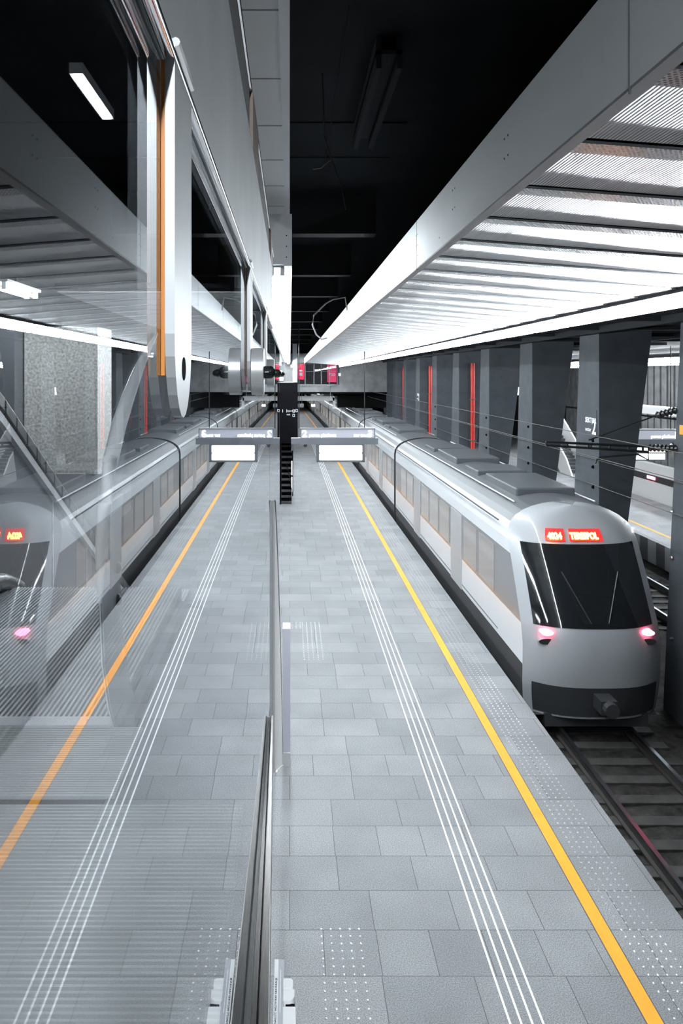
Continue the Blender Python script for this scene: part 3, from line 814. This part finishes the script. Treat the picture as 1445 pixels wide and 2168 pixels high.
nose = front_grid(ZL, U, 0, TY).build('nose', 'nose', train, smooth=True)
front_grid([1.30+.1*i for i in range(16)], [-.86+.0905*i for i in range(20)], .012, TY).build('windshield', 'windshield', nose, smooth=True)
front_grid([-.45+.1*i for i in range(7)], [-.9+.18*i for i in range(11)], .015, TY).build('lower_valance', 'train_skirt', nose, smooth=True)
# destination displays
def on_front(u, z, off): return Vector((TX+u*hw(z), TY+yf(u, z)-off, z))
d = MB(); zz0, zz1 = 2.86, 3.10
for (ua, ub) in ((-.52, -.24), (-.17, .34)):
    us = [ua+(ub-ua)*i/6 for i in range(7)]; d2 = front_grid([zz0, (zz0+zz1)/2, zz1], us, .03, TY); d.add(d2.v, d2.f)
disp = d.build('destination_display', 'led_back', nose)
up = (on_front(0, zz1, 0)-on_front(0, zz0, 0))
a = on_front(-.50, zz0+.05, .05); a.y = TY+yf(0, zz0+.05)-.05
text('display_text', '4024', .20, a, (1,0,0), up, 'led', nose, .010, sx=.76)
a = on_front(-.155, zz0+.05, .05); a.y = TY+yf(0, zz0+.05)-.05
text('display_text', 'TERESPOL', .20, a, (1,0,0), up, 'led', nose, .010, sx=.66)
for x in (-1.02, 1.02):
    u = x/hw(1.2); p = on_front(u, 1.2, 0)
    m = MB(); m.prism([(p.x+.12*math.cos(2*PI*i/16), 1.2+.055*math.sin(2*PI*i/16)) for i in range(16)], 'y', p.y-.10, p.y+.08); m.build('tail_lamp', 'tail', nose)
    m = MB(); m.prism([(p.x+.17*math.cos(2*PI*i/16), 1.02+.06*math.sin(2*PI*i/16)) for i in range(16)], 'y', p.y-.07, p.y+.06); m.build('headlamp', 'chrome', nose)
m = MB(); m.tube([on_front(-.1, 1.4, .03), on_front(-.38, 2.3, .03)], .014, 6); m.tube([on_front(.15, 1.4, .03), on_front(.45, 2.3, .03)], .014, 6); m.build('wiper', 'black', nose)
m = MB(); m.box(TX-.16, TX+.16, TY-.35, TY+.3, -.22, .05); m.tube([(TX, TY-.5, -.08), (TX, TY-.3, -.08)], .14, 12); m.build('coupler', 'train_skirt', train)
m = MB(); m.box(TX-1.05, TX+1.05, TY+.25, TY+2.0, -.72, -.45)
for x in (5.5, 6.94):
    for y in (TY+2.4, TY+4.9): m.prism([(y+.42*math.cos(2*PI*i/20), -.33+.42*math.sin(2*PI*i/20)) for i in range(20)], 'x', x-.06, x+.06)
m.box(5.3, 7.1, TY+1.9, TY+5.4, -.42, -.22)
m.build('bogie', 'train_skirt', train)
# side windows, doors, roof gear on one car body, then copies down the track
def side_parts(body, y0, y1):
    xs_ = TX-HWD
    y = y0+2.6 if y0 < 17 else y0+.9
    k = 0
    while y+1.5 < y1-.4:
        if k % 4 == 2:
            m = MB(); m.box(xs_-.012, xs_+.03, y, y+1.35, .42, 2.50); dr = m.build('door', 'train_door', body)
            ORIG[dr.name] = ORIG[body.name]
        else:
            m = MB(); m.box(xs_-.010, xs_+.03, y, y+1.35, 1.36, 2.44); m.build('window', 'train_win', body)
        y += 1.62; k += 1
    m = MB(); m.box(xs_-.006, xs_+.02, y0+(2.3 if y0 < 17 else .2), y1-.1, 3.06, 3.09); m.build('gutter', 'train_roof', body)
    m = MB(); m.box(xs_-.004, xs_+.02, y0+(2.3 if y0 < 17 else .2), y1-.1, .55, .58); m.build('trim_line', 'train_roof', body)
    for (a, b, h) in ((3.2, 6.0, .28), (6.8, 8.4, .2), (9.6, 12.6, .30), (13.4, 15.2, .2)):
        m = MB(); m.box(TX-.72, TX+.72, y0+a, y0+b, 3.40, 3.50+h*.6); m.build('roof_unit', 'train_roof', body, bevel=.04)
    m = MB(); m.tube([(TX-.95, y0+2.6, 3.44), (TX-.95, y1-.5, 3.44)], .02, 6); m.tube([(TX+.95, y0+2.6, 3.44), (TX+.95, y1-.5, 3.44)], .02, 6); m.build('roof_cable', 'comb', body)
side_parts(car1, TY, 33.2)
B0 = 33.7
car2 = car_shell(B0, B0+16.8, False).build('car_body', SH, train, smooth=True)
side_parts(car2, B0, B0+16.8)
# bend the second and later cars into the curve as rigid bodies
def place_car(o, i):
    ya = B0+17.3*i; yb = ya+16.8
    ang = math.atan2(-(bend(yb)-bend(ya)), yb-ya)
    # rotate about (TX, B0) in root space, then move to its own place
    px, py = 0.0, B0-TY
    R_ = Matrix.Rotation(ang, 4, 'Z')
    piv = Vector((px, py, 0)); q = Vector((px+bend(ya), ya-TY, 0)) - R_ @ piv
    o.location = q; o.rotation_euler = (0, 0, ang)
place_car(car2, 0)
for i in range(1, 7):
    c = car2.copy(); C.objects.link(c)
    for ch in car2.children:
        d_ = ch.copy(); C.objects.link(d_); d_.parent = c
    place_car(c, i)
m = MB()
m.box(TX-1.15, TX+1.15, 33.15, 33.75, -.3, 3.1); m.build('gangway', 'train_skirt', train)

# ================================================================== SIGNS ON THE PLATFORM
SY = 28.0
def W(px, py, Y): return ((px-613)*Y/1550, Y, CZ-(py-795)*Y/1550)
t = thing('platform_sign', 'hanging lit sign reading 2 peron platform, tor track 3, with a white departure screen', 'sign', (1.7, SY, 3.3))
x0, x1 = W(616, 0, SY)[0], W(800, 0, SY)[0]; zA, zB = W(0, 928, SY)[2], W(0, 941, SY)[2]
m = MB(); m.box(x0, x1, SY, SY+.4, zB, zA); m.box(x0, x0+.07, SY+.1, SY+.3, zB-.25, zB); arm = m.build('support_beam', 'sign_frame', t)
xa, xb = W(635.5, 0, SY)[0], W(794, 0, SY)[0]; z0, z1 = zA, W(0, 908, SY)[2]
m = MB(); m.box(xa, xb, SY+.02, SY+.34, z1-.02, z1+.02); m.box(xa, xb, SY+.02, SY+.34, z0, z0+.02); m.box(xa, xa+.03, SY+.02, SY+.34, z0, z1); m.box(xb-.03, xb, SY+.02, SY+.34, z0, z1); m.build('sign_box', 'sign_frame', t)
m = MB(); m.box(xa+.03, xb-.03, SY+.05, SY+.30, z0+.02, z1-.02); fc = m.build('lit_face', 'sign_face', t)
yT = SY+.045
text('lettering', '2', .36, (xa+.07, yT, z0+.05), (1,0,0), (0,0,1), 'sign_white', fc, .012)
text('lettering', 'peron platform', .17, (xa+.33, yT, z0+.06), (1,0,0), (0,0,1), 'sign_white', fc, .004)
text('lettering', 'tor track', .17, (xb-.82, yT, z0+.06), (1,0,0), (0,0,1), 'sign_white', fc, .004)
text('lettering', '3', .36, (xb-.28, yT, z0+.05), (1,0,0), (0,0,1), 'sign_white', fc, .012)
xs0, xs1 = W(671, 0, SY)[0], W(771, 0, SY)[0]; zs0 = W(0, 978, SY)[2]
m = MB(); m.box(xs0, xs1, SY+.06, SY+.38, zs0, zB); m.box(xs0-.02, xs0+.05, SY+.0, SY+.4, zs0-.01, zB); m.box(xs1-.05, xs1+.02, SY, SY+.4, zs0-.01, zB); m.box(xs0, xs1, SY, SY+.4, zs0-.01, zs0+.04); m.build('screen_case', 'sign_frame', t)
h = (zB-zs0)
for a, b in ((.52, .95), (.09, .49)):
    m = MB(); m.prism(rr(xs0+.08, xs1-.08, zs0+h*a, zs0+h*b, .04, ('ne','nw','se','sw')), 'y', SY+.04, SY+.06); sc_ = m.build('screen', 'screen', t)
    if a > .5:
        text('screen_text', '20:20', .11, (xs0+.12, SY+.036, zs0+h*.76), (1,0,0), (0,0,1), 'screen_line', sc_)
        text('screen_text', 'Terespol', .13, (xs0+.50, SY+.036, zs0+h*.76), (1,0,0), (0,0,1), 'screen_line', sc_)
m = MB(); m.tube([(x0+.55, SY+.2, zB), (x0+.55, SY+.2, zB-.06)], .07, 12); m.dome((x0+.55, SY+.2, zB-.06), .07, (0,0,-1), .07, 12, 4); m.build('camera_dome', 'sign_frame', t, smooth=True)
for x in (x0+.3, x1-.5):
    m = MB(); m.tube([(x, SY+.2, z1), (x, SY+.2, CZ+1.02 if x > 1.2 else CZ+2.0)], .018, 8); m.build('hanger', 'rib', t)

# black clad escalator standing on the platform behind the sign
EY = 36.5
t = thing('escalator', 'tall black clad escalator rising behind the platform sign', 'escalator', (0, EY, 0))
m = MB(); m.box(-.50, .40, EY, EY+3.2, 3.02, 6.05); m.box(-.5, -.42, EY-.15, EY+3.2, 0, 3.02); m.box(.0+.12, .17, EY-.1, EY+3.2, .4, 3.02); m.box(-.42, .12, EY+1.45, EY+1.5, 0, 3.02); m.box(-.42, .12, EY+.02, EY+1.45, 0, .02); m.build('cladding', 'pylon', t)
for i in range(11):
    m = MB(); z = .12+.27*i; m.box(-.42, .12, EY+.12*i, EY+.12*i+.14, z-.10, z); m.box(-.42, .12, EY+.12*i-.01, EY+.12*i, z-.03, z); m.build('step', 'recess', t)
m = MB(); m.tube([(.10, EY-.25, .9-.9), (.10, EY-.25, .75), (.04, EY+.3, 1.1), (-.2, EY+.9, 2.0)], .022, 8); m.build('handrail', 'chrome', t, smooth=True)
for (za, zb3) in ((1.45, 2.15), (.62, 1.36)):
    m = MB(); m.box(.085, .125, EY-.12, EY-.10, za, zb3); m.build('light_strip', 'sign_white', t)
ty = EY-.004
text('sign_lettering', 'I  1', .22, (-.38, ty, 4.56), (1,0,0), (0,0,1), 'white_paint', t)
text('sign_lettering', 'wyjscie', .12, (-.16, ty, 4.60), (1,0,0), (0,0,1), 'white_paint', t)
text('sign_lettering', 'exit', .12, (-.16, ty, 4.42), (1,0,0), (0,0,1), 'white_paint', t)
m = MB()
for (x, z) in ((.14, 4.56), (.29, 4.58), (.14, 4.34)):
    m.box(x, x+.10, ty, ty+.004, z, z+.02); m.box(x, x+.10, ty, ty+.004, z+.12, z+.14); m.box(x, x+.02, ty, ty+.004, z, z+.14); m.box(x+.09, x+.11, ty, ty+.004, z, z+.14)
m.build('pictogram', 'white_paint', t)

# white portal and small hanging items under the head wall
t = thing('portal_frame', 'white portal frame across the platform under the end wall', 'frame', (2.2, 61, 3.5))
m = MB(); m.box(.6, 3.72, 61, 61.3, 4.30, 4.68); m.build('cross_beam', 'frame_white', t)
m = MB(); m.box(3.58, 3.80, 61, 61.3, 3.62, 4.55); m.build('leg', 'frame_white', t)
t = thing('hanging_box', 'small grey box hanging under the white portal frame', 'box', (.95, 60.3, 3.75))
m = MB(); m.box(.66, 1.16, 60.2, 60.4, 3.78, 4.08); m.build('case', 'sign_frame', t)
m = MB(); m.tube([(1.0, 60.3, 4.08), (1.0, 60.3, 4.9)], .02, 6); m.build('rod', 'sign_frame', t)
t = thing('hanging_clock', 'far twin white number display hanging under the portal frame', 'display', (1.95, 60.8, 3.9))
m = MB(); m.box(1.75, 2.2, 60.8, 60.9, 3.78, 4.06); m.build('case', 'sign_frame', t)
text('digits', '8:8', .26, (1.79, 60.79, 3.83), (1,0,0), (0,0,1), 'sign_white', t, .01)
m = MB(); m.tube([(1.97, 60.85, 4.06), (1.97, 60.85, 4.32)], .02, 6); m.build('rod', 'sign_frame', t)
# posters behind the window
t = thing('poster', 'red poster with a white picture at the left side of the far window', 'poster', (.85, WY+.5, 5.9))
m = MB(); m.prism([(.62, 7.4), (1.2, 7.4), (1.15, 6.05), (.68, 6.1)], 'y', WY+.5, WY+.53); m.build('sheet', 'red_poster', t)
m = MB(); m.box(.74, 1.05, WY+.485, WY+.5, 6.38, 6.62); m.box(.74, 1.05, WY+.485, WY+.5, 6.75, 6.86); m.build('picture', 'white_paint', t)
t = thing('poster', 'crimson poster numbered 700 at the right side of the far window', 'poster', (3.55, WY+.5, 5.8))
m = MB(); m.box(3.1, 3.85, WY+.5, WY+.56, 5.85, 7.4); m.build('sheet', 'pink_poster', t)
text('number', '700', .36, (3.2, WY+.49, 6.35), (1,0,0), (0,0,1), 'white_paint', t)
t = thing('support_post', 'grey steel post hanging between the rafts at the far end wall', 'post', (.42, 55, 5.8))
m = MB(); m.box(.22, .55, 55, 55.3, 5.86, 8.985); m.build('post', 'grey_strip', t)
m = MB(); m.box(.08, .24, 54.7, 55.3, 7.0, 7.2); m.build('bracket', 'comb', t)
t = tag(MB().box(3.98, 4.18, WY-.08, WY, 6.35, 6.6).build('junction_box', 'white'), 'small pale box on the end wall right of the window', 'box')
m = MB(); m.tube([(3.90, WY-.05, 7.4), (3.90, WY-.05, 5.6), (3.35, WY-.05, 5.55), (3.32, WY-.05, 4.7)], .04, 8)
tag(m.build('conduit', 'cable'), 'grey conduit running down the end wall beside the window', 'pipe')

# red pipes
for i, k in enumerate((4, 6, 8)):
    y0 = 14.25+5.42*k-.09
    lb = ('nearest and tallest red twin pipe on a column front', 'second red twin pipe, left of the nearest one', 'farthest faint red pipe down the row of columns')[i]
    t = thing('red_pipe', lb, 'pipe', (8.95, y0, 1.0), 'red pipes on the columns')
    for dx in (-.055, .055):
        m = MB(); m.tube([(8.95+dx, y0, 0), (8.95+dx, y0, 7.0)], .045, 10); m.build('pipe', 'red_pipe', t, smooth=True)
    m = MB()
    for z in (3.2, 5.2): m.box(8.80, 9.10, y0-.05, y0+.08, z, z+.05)
    m.build('clamp', 'cable', t)
# overhead line bracket on the nearest column
BY = 15.75
t = thing('overhead_line_bracket', 'black overhead line bracket with ribbed insulators reaching over the train', 'bracket', (8.3, BY, 4.3))
def ZP(y): return CZ-(y-795)*BY/1550
def XP(x): return (x-613)*BY/1550
m = MB(); zc = ZP(940); m.tube([(XP(1155), BY, zc+.045), (XP(1372), BY, zc-.06)], .026, 8); m.tube([(XP(1155), BY, zc-.03), (XP(1372), BY, zc-.17)], .026, 8)
for x in (1155, 1200, 1245, 1250, 1290, 1330, 1360): m.tube([(XP(x), BY, zc+.04-.1*(x-1155)/217), (XP(x), BY, zc-.03-.14*(x-1155)/217)], .022, 6)
m.build('registration_arm', 'black', t)
def insul(p, q, n=8):
    m = MB(); p, q = Vector(p), Vector(q); N = n*2+1
    m.tube([p+(q-p)*i/(N-1) for i in range(N)], [.045+.04*(i % 2) for i in range(N)], 10); return m
insul((XP(1372), BY, ZP(948)), (XP(1440), BY, ZP(950))).build('insulator', 'black', t, smooth=True)
m = MB(); m.tube([(XP(1440), BY, ZP(950)), (8.305, BY, ZP(950))], .03, 8); m.build('pin', 'black', t)
m = MB(); m.tube([(XP(1245), BY, ZP(932)), (XP(1300), BY, ZP(912)), (XP(1388), BY, ZP(880))], .016, 8); m.build('stay', 'black', t)
insul((XP(1388), BY, ZP(880)), (XP(1440), BY, ZP(866)), 6).build('insulator', 'black', t, smooth=True)
m = MB(); m.tube([(XP(1440), BY, ZP(866)), (8.305, BY, ZP(864))], .03, 8); m.build('pin', 'black', t)
m = MB(); m.tube([(XP(1260), BY, ZP(984)), (XP(1262), BY, ZP(974)), (XP(1270), BY, ZP(968)), (XP(1350), BY, ZP(962)), (XP(1372), BY, ZP(974)), (XP(1372), BY, ZP(946))], .02, 8); m.build('steady_arm', 'black', t, smooth=True)
for (xw, zw, lb) in ((6.25, 4.72, 'lower overhead contact wire above the train'), (6.45, 5.12, 'upper overhead wire above the train')):
    m = MB(); m.tube([(xw, 2, zw), (xw, 59, zw)], .008, 6); tag(m.build('overhead_wire', 'wire'), lb, 'wire')
for (xw, zw, lb) in ((8.18, 4.15, 'upper thin cable strung along the column faces'), (8.2, 3.45, 'lower thin cable strung along the column faces')):
    m = MB(); m.tube([(xw, 4, zw), (xw, 68, zw)], .010, 6); tag(m.build('wall_cable', 'wire'), lb, 'cable')

# cables and steel in the dark ceiling void
m = MB(); m.tube([(.28, 6.3, 9.0), (.29, 6.3, 8.75), (.30, 6.32, 8.45), (.36, 6.35, 8.28), (.45, 6.38, 8.05), (.49, 6.4, 7.85)], .006, 6); m.tube([(.36, 6.35, 8.28), (.27, 6.35, 8.2), (.2, 6.35, 8.19)], .005, 6)
tag(m.build('hanging_cable', 'black', smooth=True), 'thin black cable dangling in the dark ceiling void', 'cable')
pts = [(1.195, 15.2, 7.75), (1.15, 15.2, 8.02), (.9, 15.2, 7.98), (.75, 15.2, 7.9), (.5, 15.2, 7.65), (.47, 15.2, 7.45), (.55, 15.2, 7.25), (.66, 15.2, 7.15), (.78, 15.2, 7.18)]
m = MB(); m.tube(pts, .016, 8); tag(m.build('hanging_cable', 'cable', smooth=True), 'pale looping cable hanging beside the white beam in the void', 'cable')
m = MB(); m.box(.66, .70, 5.6, 7.6, 8.75, 8.99); m.box(.82, .86, 5.6, 7.6, 8.75, 8.99); m.box(.66, .86, 5.6, 7.6, 8.86, 8.89)
tag(m.build('steel_channel', 'near_black'), 'dark steel channel fixed to the ceiling of the void', 'beam')

# ================================================================== OPPOSITE PLATFORM
t = thing('platform_sign', 'lit sign reading peron platform 1 seen between the columns on the right', 'sign', (15, 30, 3.5))
Y = 30.0
xA, xB = W(1345, 0, Y)[0], W(1440, 0, Y)[0]
m = MB(); m.box(xA, xB, Y+.03, Y+.3, W(0,930,Y)[2], W(0,912,Y)[2]); f = m.build('lit_face', 'sign_face', t)
text('lettering', 'peron platform', .165, (W(1378,0,Y)[0], Y+.02, W(0,927,Y)[2]), (1,0,0), (0,0,1), 'sign_white', f, .006)
text('lettering', '1', .36, (W(1426,0,Y)[0], Y+.02, W(0,928,Y)[2]), (1,0,0), (0,0,1), 'sign_white', f, .012)
m = MB(); m.box(xA, xB, Y, Y+.35, W(0,944,Y)[2], W(0,930,Y)[2]); m.box(xA, xB, Y+.03, Y+.3, W(0,912,Y)[2], W(0,909,Y)[2]); m.build('support_beam', 'sign_frame', t)
xC, xD = W(1338,0,Y)[0], W(1411,0,Y)[0]
m = MB(); m.box(xC, xD, Y+.06, Y+.35, W(0,976,Y)[2], W(0,944,Y)[2]); m.build('screen_case', 'sign_frame', t)
for a, b in ((948, 958), (961, 973)):
    m = MB(); m.box(xC+.06, xD-.06, Y+.03, Y+.06, W(0,b,Y)[2], W(0,a,Y)[2]); m.build('screen', 'screen', t)
m = MB()
for x in (xA+.3, xB-.3): m.tube([(x, Y+.2, W(0,912,Y)[2]), (x, Y+.2, 7.62)], .02, 6)
m.build('hanger', 'rib', t)
t = thing('parapet', 'white parapet with a dark band on the opposite platform', 'parapet', (18.7, 34, 0))
m = MB(); m.box(18.6, 18.9, 30, 44, 0, .95); m.build('lower_wall', 'parapet', t)
m = MB(); m.box(18.65, 18.85, 30, 44, .95, 1.28); m.build('dark_band', 'black', t)
m = MB(); m.box(18.55, 18.95, 30, 44, 1.28, 1.85); m.build('upper_wall', 'parapet', t)
m = MB(); m.box(18.62, 18.66, 37.4, 38.2, 1.05, 1.2); m.build('red_reflection', 'tail', t)  # glowing red bar stands in for a red reflection on the parapet
m = MB(); m.box(19.6, 20.6, 26, 44, 4.3, 4.7); tag(m.build('fascia', 'parapet'), 'white fascia above the opposite platform behind its sign', 'fascia')
t = thing('escalator', 'pale escalator on the opposite platform seen left of the SEKTOR 2 column', 'escalator', (18.4, 48, 0))
m = MB(); m.prism([(46.5, 0), (47.5, 1.0), (55, 5.4), (55, 4.2), (48.5, 0)], 'x', 17.9, 18.0); m.prism([(46.5, 0), (47.5, 1.0), (55, 5.4), (55, 4.2), (48.5, 0)], 'x', 19.2, 19.3); m.build('side_panel', 'parapet', t)
for i in range(20):
    m = MB(); m.box(18.0, 19.2, 48+.34*i, 48.34+.34*i, .02+.2*i, .2+.2*i); m.build('step', 'sign_frame', t)
t = thing('light_box', 'glowing white light box over the opposite escalator', 'lamp', (18.7, 56.6, 4.9))
m = MB(); m.box(17.6, 19.8, 56.5, 56.7, 4.9, 5.5); m.build('lit_face', 'screen', t)
for x in (17.9, 19.5):
    m = MB(); m.tube([(x, 56.6, 5.5), (x, 56.6, 7.62)], .025, 6); m.build('hanger', 'rib', t)
